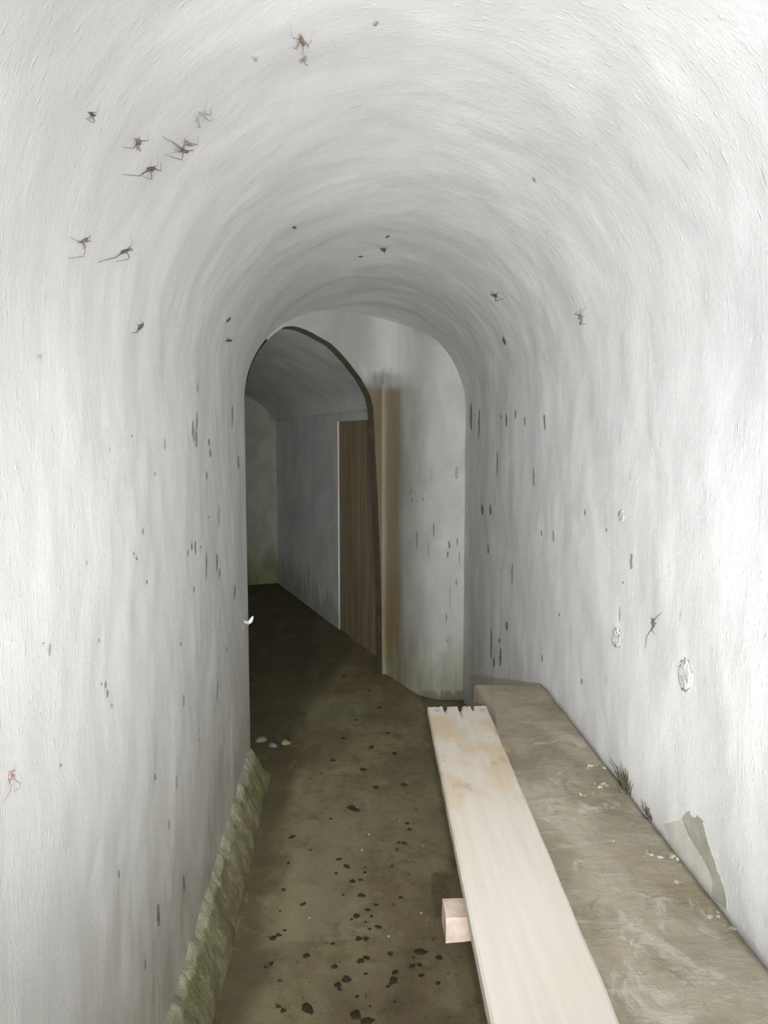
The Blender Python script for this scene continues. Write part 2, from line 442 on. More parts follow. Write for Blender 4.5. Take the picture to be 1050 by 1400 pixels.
for ci, (x0, y0, zb, zt, s) in enumerate(cols):
    pr, ur = [], []
    lo_ = max(1.803, zb+0.015)
    zt = max(zt, vault_z(float(sm[ci][0]))+0.02) if s < acc+LM-0.5 else zt
    for f in np.linspace(0, 1, 60):
        z = zb+(zt-zb)*f
        g_ = sstep(lo_, lo_+0.10, z)
        x, y = x0+(float(sm[ci][0])-x0)*g_, y0+(float(sm[ci][1])-y0)*g_
        ledge = 0.016 if (z > 1.80 and s < 0.62) else 0.0        # upper render stands back a little: a ledge line
        d = disp(s+20, z)*0.8
        pr.append((x, y-d+ledge, z)); ur.append((s, z))
    P.append(pr); UV.append(ur)
tag(from_grid('wall_end', P, UV, M_END, flip=True), kind='structure')

# rim of the mouth, then the passage, a little wider than its mouth
RIMD = 0.10
def ring_pt(t, z, s=0.0):
    p = CL+MD*t+DW*s
    return Vector((p.x, p.y, z))
def resample(pts, n):
    d = [0]
    for a, b in zip(pts, pts[1:]): d.append(d[-1]+math.hypot(b[0]-a[0], b[1]-a[1]))
    q = np.linspace(0, d[-1], n)
    return list(zip(np.interp(q, d, [p[0] for p in pts]), np.interp(q, d, [p[1] for p in pts])))
RG = resample(RING, 110)
wz = []
for (t, z) in RG:
    p = CL+MD*t
    wz.append(((p-PW).dot(NW), z, (p-PW).dot(DW)))
prof = []
for i, (w, z, s) in enumerate(wz):
    a, b = wz[max(i-1, 0)], wz[min(i+1, len(wz)-1)]
    tx, tz = b[0]-a[0], b[1]-a[1]
    L = math.hypot(tx, tz) or 1
    nx, nz = -tz/L, tx/L                        # outward (left/up/right) of a clockwise profile
    k = 0.055
    if z <= ZS+0.03 and w < -0.8: k = 0.0
    w2, z2 = w+nx*k, z+nz*k
    if w > -0.16 and z < 1.72: w2, z2 = 0.0, z
    elif w > -0.6:                               # blend out to the straight right wall
        f = (w+0.6)/0.44; w2 = w2+(max(0.0, min(1.0, f)))**3*(0.0-w2)*0.9
    prof.append((min(w2, 0.0), z2, s+RIMD+max(0.0, w2-w)*1.15))
def pass_pt(w, s, z):
    p = PW+NW*w+DW*s
    return Vector((p.x, p.y, z))
SE = 3.12                                        # where the passage ends
rim = [[ring_pt(t, z, -0.004) for (t, z) in RG], [ring_pt(t, z, RIMD) for (t, z) in RG], [pass_pt(w, s+0.01, z) for (w, z, s) in prof]]
tag(from_grid('trim_1', rim, [[(k*0.1, i*0.04) for i in range(len(RG))] for k in range(3)], M_RIM, smooth=False), kind='structure')
# passage skin
i_a = next(i for i, q in enumerate(prof) if q[1] > ZS)
i_b = max(i for i, q in enumerate(prof) if q[1] > 1.70)
def sweep(idx):
    Pg, Ug = [], []
    for i in idx:
        w, z, s0 = prof[i]
        pr, ur = [], []
        for f in np.linspace(0, 1, 60):
            s = s0+(SE-s0)*f
            pr.append(pass_pt(w, s, z)+Vector((0, 0, disp(s+40, i*0.05)))); ur.append((s, i*0.045))
        Pg.append(pr); Ug.append(ur)
    return Pg, Ug
a, b = sweep(range(0, i_a+1)); tag(from_grid('wall_passage_left', a, b, M_PASS), kind='structure')
a, b = sweep(range(i_a, i_b+1))
a.append([p-Vector((0, 0, 0.05)) for p in a[-1]]); b.append(list(b[-1])); tag(from_grid('ceiling', a, b, M_PASS), kind='structure')
zt = prof[i_b][1]; wt = prof[i_b][0]
s0 = prof[i_b][2]-0.12
DS0, DS1, DZ, DD = 0.10, 1.03, 1.632, 0.024       # doorway: start, end, head height, depth of recess
def quad(sa, sb, za, zb, wa=0.0, ns=20, nz=20):
    Pg, Ug = [], []
    for z in np.linspace(za, zb, nz):
        pr, ur = [], []
        for s in np.linspace(sa, sb, ns):
            wv = 0.0 if z < 1.69 else wt
            pr.append(pass_pt(wv+0.004*noise.noise(Vector((s*3, z*3, 8))), s, z)); ur.append((s, z))
        Pg.append(pr); Ug.append(ur)
    return (Pg, Ug, None)
gr = [quad(s0, DS0, 0, DZ, ns=4), quad(DS1, SE, 0, DZ, ns=40), quad(s0, SE, DZ, zt, ns=50, nz=5)]
for (sa, wa, sb, wb) in ((DS1, 0, DS1, DD+0.03), (DS0, DD+0.03, DS0, 0)):
    gr.append(([[pass_pt(wa, sa, 0), pass_pt(wb, sb, 0)], [pass_pt(wa, sa, DZ), pass_pt(wb, sb, DZ)]], [[(0, 0), (0.1, 0)], [(0, 1.6), (0.1, 1.6)]], None))
gr.append(([[pass_pt(0, DS0, DZ), pass_pt(DD, DS0, DZ)], [pass_pt(0, DS1, DZ), pass_pt(DD, DS1, DZ)]], [[(0, 0), (0.1, 0)], [(1, 0), (1, 0.1)]], None))
tag(from_grids('wall_passage_right', gr, M_PASS), kind='structure')
# the brown panel that fills the doorway, with shallow upright boards
Pg, Ug = [], []
for z in (0.0, DZ):
    pr, ur = [], []
    for k in range(7):
        sa = DS0+(DS1-DS0)*k/6
        for e in (0.0, 1.0):
            for dd in ((0.002, 0.0) if e == 0 else (0.0, 0.002)):
                off = 0.002 if (dd == 0.0) else 0.0
                s = sa+(e*(DS1-DS0)/6)+(off if e == 0 else -off)
                if k < 6: pr.append(pass_pt(DD-0.012+dd, s+(-0.02 if k == 0 and e == 0 else 0.02 if k == 5 and e == 1 else 0), z-0.02 if z == 0 else z+0.02)); ur.append((s, z))
    Pg.append(pr); Ug.append(ur)
tag(from_grid('door_1', Pg, Ug, M_DOOR, smooth=False), kind='structure')
# far end of the passage
bm = bmesh.new()
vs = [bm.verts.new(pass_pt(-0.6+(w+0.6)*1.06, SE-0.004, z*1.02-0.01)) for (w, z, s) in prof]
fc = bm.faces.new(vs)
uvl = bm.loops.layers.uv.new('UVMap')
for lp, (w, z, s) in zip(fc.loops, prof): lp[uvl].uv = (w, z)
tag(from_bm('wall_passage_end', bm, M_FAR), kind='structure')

# unseen shell added around the tunnel to stop light leaks, open only behind
bm = bmesh.new()
ex0, ex1, ey0, ey1, ez0, ez1 = -3.2, 1.4, YB-0.02, 9.2, -0.25, 3.0
o_ = [bm.verts.new(p) for p in ((ex0, ey0, ez0), (ex1, ey0, ez0), (ex1, ey0, ez1), (ex0, ey0, ez1))]
f_ = [bm.verts.new(p) for p in ((ex0, ey1, ez0), (ex1, ey1, ez0), (ex1, ey1, ez1), (ex0, ey1, ez1))]
for i in range(4): bm.faces.new((o_[i], o_[(i+1) % 4], f_[(i+1) % 4], f_[i]))
bm.faces.new(f_)
h_ = [bm.verts.new((x, ey0, z)) for x, z in [(XL, -0.02), (XR, -0.02), (XR, ZS)]+[(XC+RV*math.cos(a), ZS+RV*math.sin(a)) for a in np.linspace(0.2, math.pi-0.2, 14)]+[(XL, ZS)]]
nh = len(h_)
cor = {0: 0, 1: 1, 2: 1, nh-1: 0}
for i in range(nh):
    j = (i+1) % nh
    def corner(q):
        return 0 if q == 0 else 1 if q in (1, 2) else (2 if q < 3+7 else 3) if q < nh-1 else 3
    ci, cj = corner(i), corner(j)
    if i == nh-1: ci, cj = 3, 0
    if i == 2: ci = 1; cj = 2
    if ci == cj: bm.faces.new((h_[i], h_[j], o_[ci]))
    else: bm.faces.new((h_[i], h_[j], o_[cj], o_[ci]))
tag(from_bm('wall_leak_shell', bm, M_RIM), kind='structure')

# ------------------------------------------------------------------ floor
Pg, Ug = [], []
for x in np.linspace(-2.6, 1.0, 90):
    pr, ur = [], []
    for y in np.linspace(YB, 8.6, 200):
        z = 0.006*noise.noise(Vector((x*3, y*3, 0)))+0.003*noise.noise(Vector((x*11, y*11, 2)))
        pr.append((x, y, z)); ur.append((x, y))
    Pg.append(pr); Ug.append(ur)
tag(from_grid('floor', Pg, Ug, M_FLOOR), kind='structure')

# sloping mossy curb at the foot of the left wall
Pg, Ug = [], []
for y in np.linspace(YB, YL+0.10, 420):
    wob = 0.022*noise.noise(Vector((y*4, 1, 0)))+0.016*noise.noise(Vector((y*13, 4, 0)))+0.008*noise.noise(Vector((y*37, 4, 0)))
    zt_ = float(np.interp(y, [1.2, 1.8, 2.4, 3.0, 3.4], [0.165, 0.155, 0.165, 0.175, 0.175]))+wob
    xb = -0.350+0.010*noise.noise(Vector((y*4, 7, 0)))
    fade = min(1.0, max(0.06, (YL+0.10-y)/0.12))
    pr, ur = [], []
    for k, (f, bul) in enumerate(((0, 0), (0.10, 0.006), (0.25, 0.010), (0.4, 0.010), (0.55, 0.009), (0.7, 0.008), (0.82, 0.007), (0.92, 0.004), (1.0, -0.002), (1.12, -0.02))):
        x = xb+(XL-0.002-xb)*min(f, 1.0)+bul*0.6
        z = (zt_*f+bul*0.5)*fade-(0.004 if k == 0 else 0)
        j = 0.006*noise.noise(Vector((y*14, f*6, 3)))
        pr.append((x+j if 0 < f < 1 else (XL-0.01 if f >= 1 else x), y, z+j)); ur.append((y, min(f, 1.0)))
    Pg.append(pr); Ug.append(ur)
tag(from_grid('trim_2', Pg, Ug, M_CURB, flip=True), kind='structure')

# ------------------------------------------------------------------ marks on the walls (children of their wall)
def drips(name, parent, marks, mat, where):
    bm = bmesh.new()
    for (px, y1, y2, wpx) in marks:
        lo, hi = [], []
        n = 5
        for k in range(n+1):
            yy = y1+(y2-y1)*k/n
            wv = 0.72*wpx*(0.25+0.75*math.sin(math.pi*(0.12+0.76*(k/n))))*0.5*(0.85+0.3*random.random())
            jx = random.uniform(-0.12, 0.12)*wpx
            for lst, sg in ((lo, -1), (hi, 1)):
                p, nn = where(px+jx+sg*wv, yy)
                lst.append(bm.verts.new(p+nn*0.0016))
        for k in range(n):
            bm.faces.new((lo[k], hi[k], hi[k+1], lo[k+1]))
    o = from_bm(name, bm, mat, parent)
    return o
def on_skin(u, v):
    p, n, k = hit(u, v); return p, n
def on_end(u, v):
    d = ray(u, v)
    best = None
    for (xa, ya, *_), (xb, yb, *_) in zip(cols[:50], cols[1:51]):
        ex, ey = xb-xa, yb-ya
        den = d.x*ey-d.y*ex
        if abs(den) < 1e-9: continue
        k = (xa*ey-ya*ex)/den
        q = (d.x*k-xa)*ex+(d.y*k-ya)*ey
        if k > 0 and -1e-4 <= q <= ex*ex+ey*ey+1e-4:
            best = k; break
    if best is None: best = 4.29/d.y
    return CAM+d*best, Vector((0, -1, 0))*3.0
L_DRIP = [(317.5, 554, 584, 2), (261, 575, 596, 2.2), (266.5, 564, 588, 2.5), (266, 590, 611, 3.5), (286, 600, 610, 2.5), (287, 614, 625, 3), (282, 645, 655, 2), (326, 624, 641, 2), (285, 705, 709, 2.2),
          (261, 742, 752, 2.6), (266, 740, 758, 2), (273, 745, 750, 2.2), (256, 752, 760, 2), (281, 755, 792, 2), (298, 757, 781, 2.5), (301, 777, 790, 2), (320, 800, 819, 2.4), (264, 802, 809, 3), (247, 878, 883, 3.2),
          (296, 930, 960, 1.5), (250, 950, 966, 2.8), (180, 755, 759, 3), (184, 761, 766, 3.2), (193, 722, 731, 2), (200, 793, 798, 3), (136, 873, 878, 2.5), (118, 766, 773, 1.6), (145.3, 931, 941, 3), (148, 943, 953, 4), (140, 933, 937, 2.4),
          (154, 962, 967, 2), (213, 1058, 1067, 4), (250, 1198, 1220, 4), (215, 1236, 1266, 5), (164, 1190, 1200, 2.5), (197, 1312, 1326, 2.5), (212, 645, 650, 2), (180, 594, 598, 2.5), (80, 1044, 1049, 2.5), (310, 886, 890, 2), (270, 1010, 1014, 2)]
L_FAINT = [(263, 586, 604, 4), (66, 880, 897, 4), (269, 524, 536, 3), (57, 878, 881, 5), (150, 612, 618, 2), (230, 1120, 1135, 3), (300, 690, 720, 2), (240, 1060, 1080, 3), (226, 600, 615, 2.5)]
R_DRIP = [(685, 567, 573, 2.5), (693, 565, 583, 2.4), (705, 560, 573, 2.4), (717, 570, 582, 2), (745, 567, 588, 2.5), (644, 552, 588, 4), (680, 616, 650, 1.8), (660, 690, 704, 5), (671, 690, 704, 4), (668, 745, 757, 3),
          (765, 838, 843, 3), (797, 928, 935, 3), (676, 898, 912, 3), (684, 886, 910, 3.6), (693, 850, 862, 4), (682, 872, 879, 3), (740, 725, 733, 2), (757, 725, 741, 2), (800, 697, 705, 2), (829, 722, 727, 2.4), (852, 795, 798, 3)]
R_FAINT = [(863, 757, 778, 5), (655, 560, 600, 3), (672, 860, 900, 4), (700, 770, 800, 3), (729, 640, 665, 3), (848, 830, 850, 2), (742, 895, 905, 3)]
E_DRIP = [(593, 715, 734, 3), (570, 726, 750, 2), (586, 742, 762, 1.6), (562, 668, 675, 2), (563, 680, 687, 2), (614, 739, 750, 4), (612, 753, 763, 3.5), (624, 792, 800, 4), (625, 735, 746, 3), (628, 755, 770, 2), (610, 838, 852, 2.5), (612, 872, 879, 2), (578, 680, 685, 3)]
E_FAINT = [(624, 638, 654, 6), (615, 800, 830, 3), (590, 640, 660, 2), (555, 900, 915, 3)]
drips('drip_mark', wall_left, L_DRIP, M_DRIP, on_skin)['label'] = 'thin dark drip marks on the left wall'
drips('drip_mark', wall_left, L_FAINT, M_DRIP2, on_skin)['label'] = 'faint grey drip marks on the left wall'
drips('drip_mark', wall_right, R_DRIP, M_DRIP, on_skin)['label'] = 'thin dark drip marks on the right wall'
drips('drip_mark', wall_right, R_FAINT, M_DRIP2, on_skin)['label'] = 'faint grey drip marks on the right wall'
wall_end = bpy.data.objects['wall_end']
drips('drip_mark', wall_end, E_DRIP, M_DRIP, on_end)['label'] = 'thin dark drip marks on the end wall'
drips('drip_mark', wall_end, E_FAINT, M_DRIP2, on_end)['label'] = 'faint grey drip marks on the end wall'

def patch(name, outline, mat, parent, label, h=0.003, rim=0.004, sub=5, dome=0.0, flat=False):
    """irregular plaster patch standing slightly off the wall, outline seen in the photo"""
    pts = []
    n = len(outline)
    for i in range(n):
        a, b = outline[i], outline[(i+1) % n]
        for k in range(sub):
            f = k/sub
            pts.append((a[0]+(b[0]-a[0])*f+random.uniform(-.7, .7), a[1]+(b[1]-a[1])*f+random.uniform(-1.2, 1.2)))
    cx = sum(p[0] for p in pts)/len(pts); cy = sum(p[1] for p in pts)/len(pts)
    bm = bmesh.new()
    if flat:
        lo_ = []; hi_ = []
        for (x, y) in pts:
            p, nn = on_skin(x, y)
            lo_.append(bm.verts.new(p-nn*0.001)); hi_.append(bm.verts.new(p+nn*h))
        m = len(pts)
        for i in range(m): bm.faces.new((lo_[i], lo_[(i+1) % m], hi_[(i+1) % m], hi_[i]))
        f = bm.faces.new(hi_)
        bmesh.ops.triangulate(bm, faces=[f])
        o = from_bm(name, bm, mat, parent)
        o['label'] = label
        return o
    rings = []
    for sc, hh in ((1.0, -0.0008), (0.97, h), (0.8, h+dome*0.5), (0.45, h+dome)):
        r = []
        for (x, y) in pts:
            p, nn = on_skin(cx+(x-cx)*sc, cy+(y-cy)*sc)
            r.append(bm.verts.new(p+nn*(hh+random.uniform(-.0004, .0004))))
        rings.append(r)
    m = len(pts)
    for a, b in zip(rings, rings[1:]):
        for i in range(m):
            bm.faces.new((a[i], a[(i+1) % m], b[(i+1) % m], b[i]))
    p, nn = on_skin(cx, cy)
    c = bm.verts.new(p+nn*(h+dome))
    for i in range(m): bm.faces.new((rings[-1][i], rings[-1][(i+1) % m], c))
    o = from_bm(name, bm, mat, parent, smooth=True)
    o['label'] = label
    return o
patch('bare_patch', [(933.2, 1119.2), (938.5, 1112.0), (943.9, 1108.8), (946.0, 1121.3), (954.0, 1115.5), (961.5, 1122.7), (964.7, 1137.3), (968.7, 1153.3), (975.3, 1169.3), (980.7, 1190.7), (986.5, 1204.0), (991.3, 1217.3), (994.5, 1242.7), (983.3, 1236.5), (971.9, 1222.7), (974.0, 1204.0), (967.3, 1185.3), (954.0, 1164.0), (940.7, 1140.0)], M_BARE, wall_right, 'dark grey green strip of bare render', 0.0010, flat=True)
patch('mortar_patch', [(908.7, 1126.7), (933.2, 1120.8), (941.2, 1140.5), (954.5, 1164.5), (967.9, 1185.9), (974.5, 1204.5), (972.7, 1224.0), (967.3, 1230.7), (946.0, 1206.7), (924.7, 1177.3)], M_MORTAR, wall_right, 'smooth pale mortar filled in above the bench', 0.0012, flat=True)
def ell(cx, cy, a, b, n=14, ph=0.0):
    return [(cx+a*math.cos(2*math.pi*i/n+ph)*(1+random.uniform(-.12, .12)), cy+b*math.sin(2*math.pi*i/n+ph)*(1+random.uniform(-.12, .12))) for i in range(n)]
for (c_, ab, lab) in (((938, 923), (9.5, 24), 'largest chipped plaster scar, oval, with a dark rim'), ((845, 872), (6.5, 15), 'middle chipped plaster scar, oval'), ((850, 706), (4.5, 9), 'smallest chipped plaster scar, high up')):
    patch('plaster_scar', ell(*c_, *ab), M_CHIPRIM, wall_right, lab, 0.0012)
    k = patch('plaster_scar', ell(c_[0]-ab[0]*0.1, c_[1]-ab[1]*0.03, ab[0]*0.86, ab[1]*0.90), M_CHIP, wall_right, 'pale floor of a plaster scar', 0.0026, dome=0.0005)

# ------------------------------------------------------------------ concrete bench along the right wall
BZ = 0.68
ledge = [(-2.4, 0.30), (0.6, 0.325), (1.2, 0.348), (1.7, 0.374), (2.02, 0.398), (2.12, 0.416), (2.20, 0.430), (2.30, 0.432), (2.42, 0.424), (2.52, 0.420)]
def bench_left(y):
    return float(np.interp(y, [p[0] for p in ledge], [p[1] for p in ledge]))+0.004*noise.noise(Vector((y*14, 0, 5)))
bm = bmesh.new()
ys = list(np.linspace(-2.4, 0.6, 20)[:-1])+list(np.linspace(0.6, 2.52, 130))
xs = np.linspace(0, 1, 26)
g = []
for y in ys:
    xl = bench_left(y); r = []
    bz = 0.012 if y > 2.15 else 0.006            # worn arris
    # left face from the ground up, worn edge, top
    for z in (0.0, 0.2, 0.4, 0.6, BZ-0.02): r.append(bm.verts.new((xl+0.003*noise.noise(Vector((y*8, z*8, 1))), y, z)))
    r.append(bm.verts.new((xl+bz*0.35, y, BZ-bz*0.45)))
    for f in xs:
        x = xl+bz+(0.648-xl-bz)*f
        hgt = 0.0035*noise.noise(Vector((x*9, y*9, 0)))+0.0020*noise.noise(Vector((x*30, y*30, 4)))
        if f < 0.2: hgt *= f/0.2                  # flat where the plank rests on it
        end_drop = -0.020*max(0, (y-2.49)/0.03)
        r.append(bm.verts.new((x, y, BZ+hgt+end_drop)))
    g.append(r)
for a, b in zip(g, g[1:]):
    for i in range(len(a)-1): bm.faces.new((a[i], b[i], b[i+1], a[i+1]))
    bm.faces.new((a[-1], b[-1], b[0], a[0]))
bm.faces.new(g[0]); bm.faces.new(g[-1][::-1])
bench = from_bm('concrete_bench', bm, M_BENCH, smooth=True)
for p in bench.data.polygons:
    if len(p.vertices) > 4: p.use_smooth = False
tag(bench, 'long brown grey concrete bench with a worn top along the right wall', 'bench')

# ------------------------------------------------------------------ plank lying half on the bench
bm = bmesh.new()
PT, PZ = 0.025, BZ+0.0035
Y0, Y1 = -1.1, 2.205
nw = 36
slits = {10: 0.06, 11: 0.03, 19: 0.10, 20: 0.04, 27: 0.045}           # splits running in from the far end
def plank_x(f, y):
    l = 0.1583+0.0345*y+0.0016*noise.noise(Vector((y*16, 0, 2)))+0.001*noise.noise(Vector((y*50, 0, 7)))
    r = 0.3345+0.0346*y+0.0022*noise.noise(Vector((y*9, 3, 2)))
    return l+(r-l)*f
tops, bots = [], []
yl = list(np.linspace(Y0, 1.9, 120)[:-1])+list(np.linspace(1.9, 1.0*Y1, 40))
for y in yl:
    ra, rb = [], []
    for i in range(nw+1):
        f = i/nw
        yy = y
        if y == yl[-1]: yy = y+random.uniform(-0.006, 0.004)
        edge = 0.003 if i in (0, nw) else 0.0
        z = PZ+PT-edge+0.0006*noise.noise(Vector((f*12, y*5, 0)))
        near = Y1-y
        if i in slits and near < slits[i]:
            z -= 0.016*(1-near/slits[i])
            if y == yl[-1]: yy -= 0.010
        ra.append(bm.verts.new((plank_x(f, y), yy, z))); rb.append(bm.verts.new((plank_x(f, y), yy, PZ)))
    tops.append(ra); bots.append(rb)
for k in range(len(yl)-1):
    for i in range(nw):
        bm.faces.new((tops[k][i], tops[k][i+1], tops[k+1][i+1], tops[k+1][i]))
        bm.faces.new((bots[k][i], bots[k+1][i], bots[k+1][i+1], bots[k][i+1]))
    for i in (0, nw): bm.faces.new((tops[k][i], tops[k+1][i], bots[k+1][i], bots[k][i]))
for k in (0, len(yl)-1):
    for i in range(nw): bm.faces.new((tops[k][i], tops[k][i+1], bots[k][i+1], bots[k][i]))
plank = from_bm('plank', bm, M_PLANK)
tag(plank, 'long bleached cream plank lying beside the concrete bench, split at its far end', 'plank')

# timber bearer under the plank, its end sticking out on the left
bm = bmesh.new()
bx0, bx1, by0, by1, bz0, bz1 = 0.166, 0.345, 1.243, 1.298, 0.634, BZ-0.0005
gx = np.linspace(bx0, bx1, 14)
sec = []
npr = 5
for x in gx:
    r = []
    loop = [(by0+(by1-by0)*k/npr, bz0) for k in range(npr)]+[(by1, bz0+(bz1-bz0)*k/npr) for k in range(npr)]+[(by1-(by1-by0)*k/npr, bz1) for k in range(npr)]+[(by0, bz1-(bz1-bz0)*k/npr) for k in range(npr)]
    for (y, z) in loop:
        j = 0.0018*noise.noise(Vector((x*60, y*60, z*60)))
        r.append(bm.verts.new((x+(j if x == gx[0] else 0), y+(j if y < by1 else 0), z+(j if z < bz1-0.002 else 0))))
    sec.append(r)
for a, b in zip(sec, sec[1:]):
    for i in range(len(a)): bm.faces.new((a[i], a[(i+1) % len(a)], b[(i+1) % len(a)], b[i]))
bm.faces.new(sec[0][::-1]); bm.faces.new(sec[-1])
tag(from_bm('timber_block', bm, M_BLOCK), 'short pinkish timber block sticking out from under the plank', 'block')

# ------------------------------------------------------------------ loose things on floor and bench
def lump(r, h, seed, squash=1.0):
    bm = bmesh.new()
    bmesh.ops.create_icosphere(bm, subdivisions=2, radius=1.0)
    for v in bm.verts:
        q = v.co.normalized()
        k = 1+0.55*noise.noise(q*1.4+Vector((seed*3.7, seed, 0)))+0.25*noise.noise(q*3.2+Vector((0, seed*2.1, 0)))
        v.co = Vector((q.x*r*k, q.y*r*k*squash, max(q.z, -0.25)*h*k))
    return bm
def floor_z(x, y):
    return 0.006*noise.noise(Vector((x*3, y*3, 0)))+0.003*noise.noise(Vector((x*11, y*11, 2)))
dirt_px = [(207, 272, 14), (313, 350, 9), (520, 443, 14), (475, 403, 14), (460, 483, 9), (555, 528, 16), (600, 520, 10), (625, 475, 9), (622, 446, 7), (605, 608, 18), (575, 722, 17), (548, 742, 8), (665, 725, 9), (640, 690, 10),
           (703, 785, 12), (652, 797, 8), (830, 622, 12), (868, 190, 12), (880, 225, 13), (548, 100, 18), (575, 118, 18), (590, 850, 16), (630, 850, 14), (770, 935, 15), (450, 1012, 15), (600, 980, 18), (635, 962, 14),
           (520, 1088, 19), (470, 1120, 18), (480, 1145, 10), (785, 1092, 22), (798, 1045, 14), (760, 1125, 10), (290, 955, 14), (128, 1245, 14), (155, 1270, 14), (575, 1300, 26), (640, 1335, 20), (897, 1010, 13), (940, 1000, 10), (950, 1065, 12),
           (795, 1218, 9), (440, 877, 9), (158, 575, 10), (270, 655, 12), (137, 697, 7), (98, 853, 17), (130, 835, 12), (165, 805, 9), (1045, 1110, 11), (850, 305, 13), (820, 300, 9), (628, 757, 7), (500, 605, 9), (185, 425, 9),
           (430, 165, 8), (690, 662, 9), (905, 955, 8), (580, 1188, 9), (55, 1020, 10), (88, 1000, 11), (137, 1098, 8), (630, 1055, 8), (655, 1248, 7), (780, 440, 8), (950, 300, 6)]
dirt = [(350+x/4.2, 1080+y/4.2, r/4.2) for x, y, r in dirt_px]
dirt += [(497, 1052, 4), (514, 1076, 4), (481, 1105, 5), (519, 968, 3), (530, 1003, 3), (487, 985, 3), (540, 1030, 3.5), (470, 1010, 3), (508, 1022, 3), (455, 1040, 3), (552, 1072, 4), (505, 945, 2.5), (470, 925, 2.5), (575, 1300, 5), (420, 1380, 6), (600, 1308, 4)]
protos = [lump(1, 1, k) for k in range(6)]
pmesh = []
for b_ in protos:
    me = bpy.data.meshes.new('dirt_clump'); b_.to_mesh(me); b_.free(); me.materials.append(M_DIRT)
    me.polygons.foreach_set('use_smooth', [True]*len(me.polygons)); pmesh.append(me)
big_dirt = {}
for k, (u, v, r) in enumerate(dirt):
    p = on_z(u, v)
    sc = r*(p-CAM).length/F_PX*0.92
    o = bpy.data.objects.new('dirt_clump', pmesh[k % 6]); COL.objects.link(o)
    o.location = (p.x, p.y, floor_z(p.x, p.y)+0.0005)
    o.rotation_euler = (0, 0, random.uniform(0, 6.28))
    o.scale = (sc*1.1, sc*random.uniform(1.0, 1.7), min(0.005, sc*0.35))
    tag(o, 'small dark clump of wet dirt on the brown floor', 'dirt', 'dark dirt clumps scattered over the wet floor')
grit_px = [(648, 255, 9), (607, 345, 9), (307, 735, 8), (948, 705, 9), (762, 835, 10), (825, 175, 6), (957, 322, 7)]
gme = [lump(1, 1, 20+k) for k in range(3)]
gm = []
for b_ in gme:
    me = bpy.data.meshes.new('pale_grit'); b_.to_mesh(me); b_.free(); me.materials.append(M_GRIT); gm.append(me)
for k, (x, y, r) in enumerate(grit_px):
    p = on_z(350+x/4.2, 1080+y/4.2)
    sc = r/4.2*(p-CAM).length/F_PX*0.62
    o = bpy.data.objects.new('pebble', gm[k % 3]); COL.objects.link(o)
    o.location = (p.x, p.y, floor_z(p.x, p.y)+sc*0.2); o.scale = (sc, sc, sc*0.8); o.rotation_euler = (0, 0, k*1.3)
    tag(o, 'tiny pale pebble lying on the brown floor', 'pebble', 'tiny pale pebbles on the wet floor')
for (u, v, r, lab, sq) in ((374, 1021, 5.5, 'pale flat stone on the floor at the end of the left curb', 0.6), (356, 1013, 7, 'dark rounded stone against the foot of the left wall corner', 0.9), (391, 1017, 6.5, 'grey stone right of the pale flat stone by the left curb', 0.7)):
    p = on_z(u, v)
    sc = r*(p-CAM).length/F_PX
    bm = lump(sc, sc*0.8, u, sq)
    o = from_bm('stone', bm, M_STONE if r == 5.5 else M_CURB, smooth=True)
    o.location = (p.x, p.y, sc*0.15)
    tag(o, lab, 'stone')

# lime flakes crumbled onto the bench
flakes = []
for (cx_, cy_, ax, ay, n) in ((885, 1166, 20, 9, 10), (922, 1174, 15, 8, 8), (970, 1250, 20, 9, 12), (815, 1048, 26, 6, 8), (803, 1086, 12, 4, 4), (1000, 1268, 9, 6, 4), (925, 1205, 5, 7, 2), (838, 1150, 6, 3, 1), (822, 1070, 22, 8, 5), (866, 1292, 8, 3, 2), (880, 1335, 30, 6, 2)):
    for k in range(n):
        flakes.append((cx_+random.gauss(0, 0.5)*ax, cy_+random.gauss(0, 0.5)*ay, random.uniform(1.2, 3.6)))
fm = []
for k in range(5):
    b_ = lump(1, 1, 40+k, 0.7)
    me = bpy.data.meshes.new('plaster_flake'); b_.to_mesh(me); b_.free(); me.materials.append(M_FLAKE); fm.append(me)
fmd = [m_.copy() for m_ in fm]
for m_ in fmd: m_.materials[0] = M_FLAKE_D
for k, (u, v, r) in enumerate(flakes):
    p = on_z(u, v, BZ)
    if p.x > 0.645: p.x = 0.645-random.uniform(0, 0.01)
    sc = r*(p-CAM).length/F_PX
    o = bpy.data.objects.new('plaster_flake', (fm if k % 5 in (0, 1, 3) else fmd)[k % 5]); COL.objects.link(o)
    o.location = (p.x, p.y, BZ+sc*0.12); o.scale = (sc*1.1, sc, sc*0.55); o.rotation_euler = (random.uniform(-.2, .2), random.uniform(-.2, .2), random.uniform(0, 6.3))
    tag(o, 'small crumbled plaster flake lying on the concrete bench', 'plaster flake', 'crumbled plaster flakes on the bench')

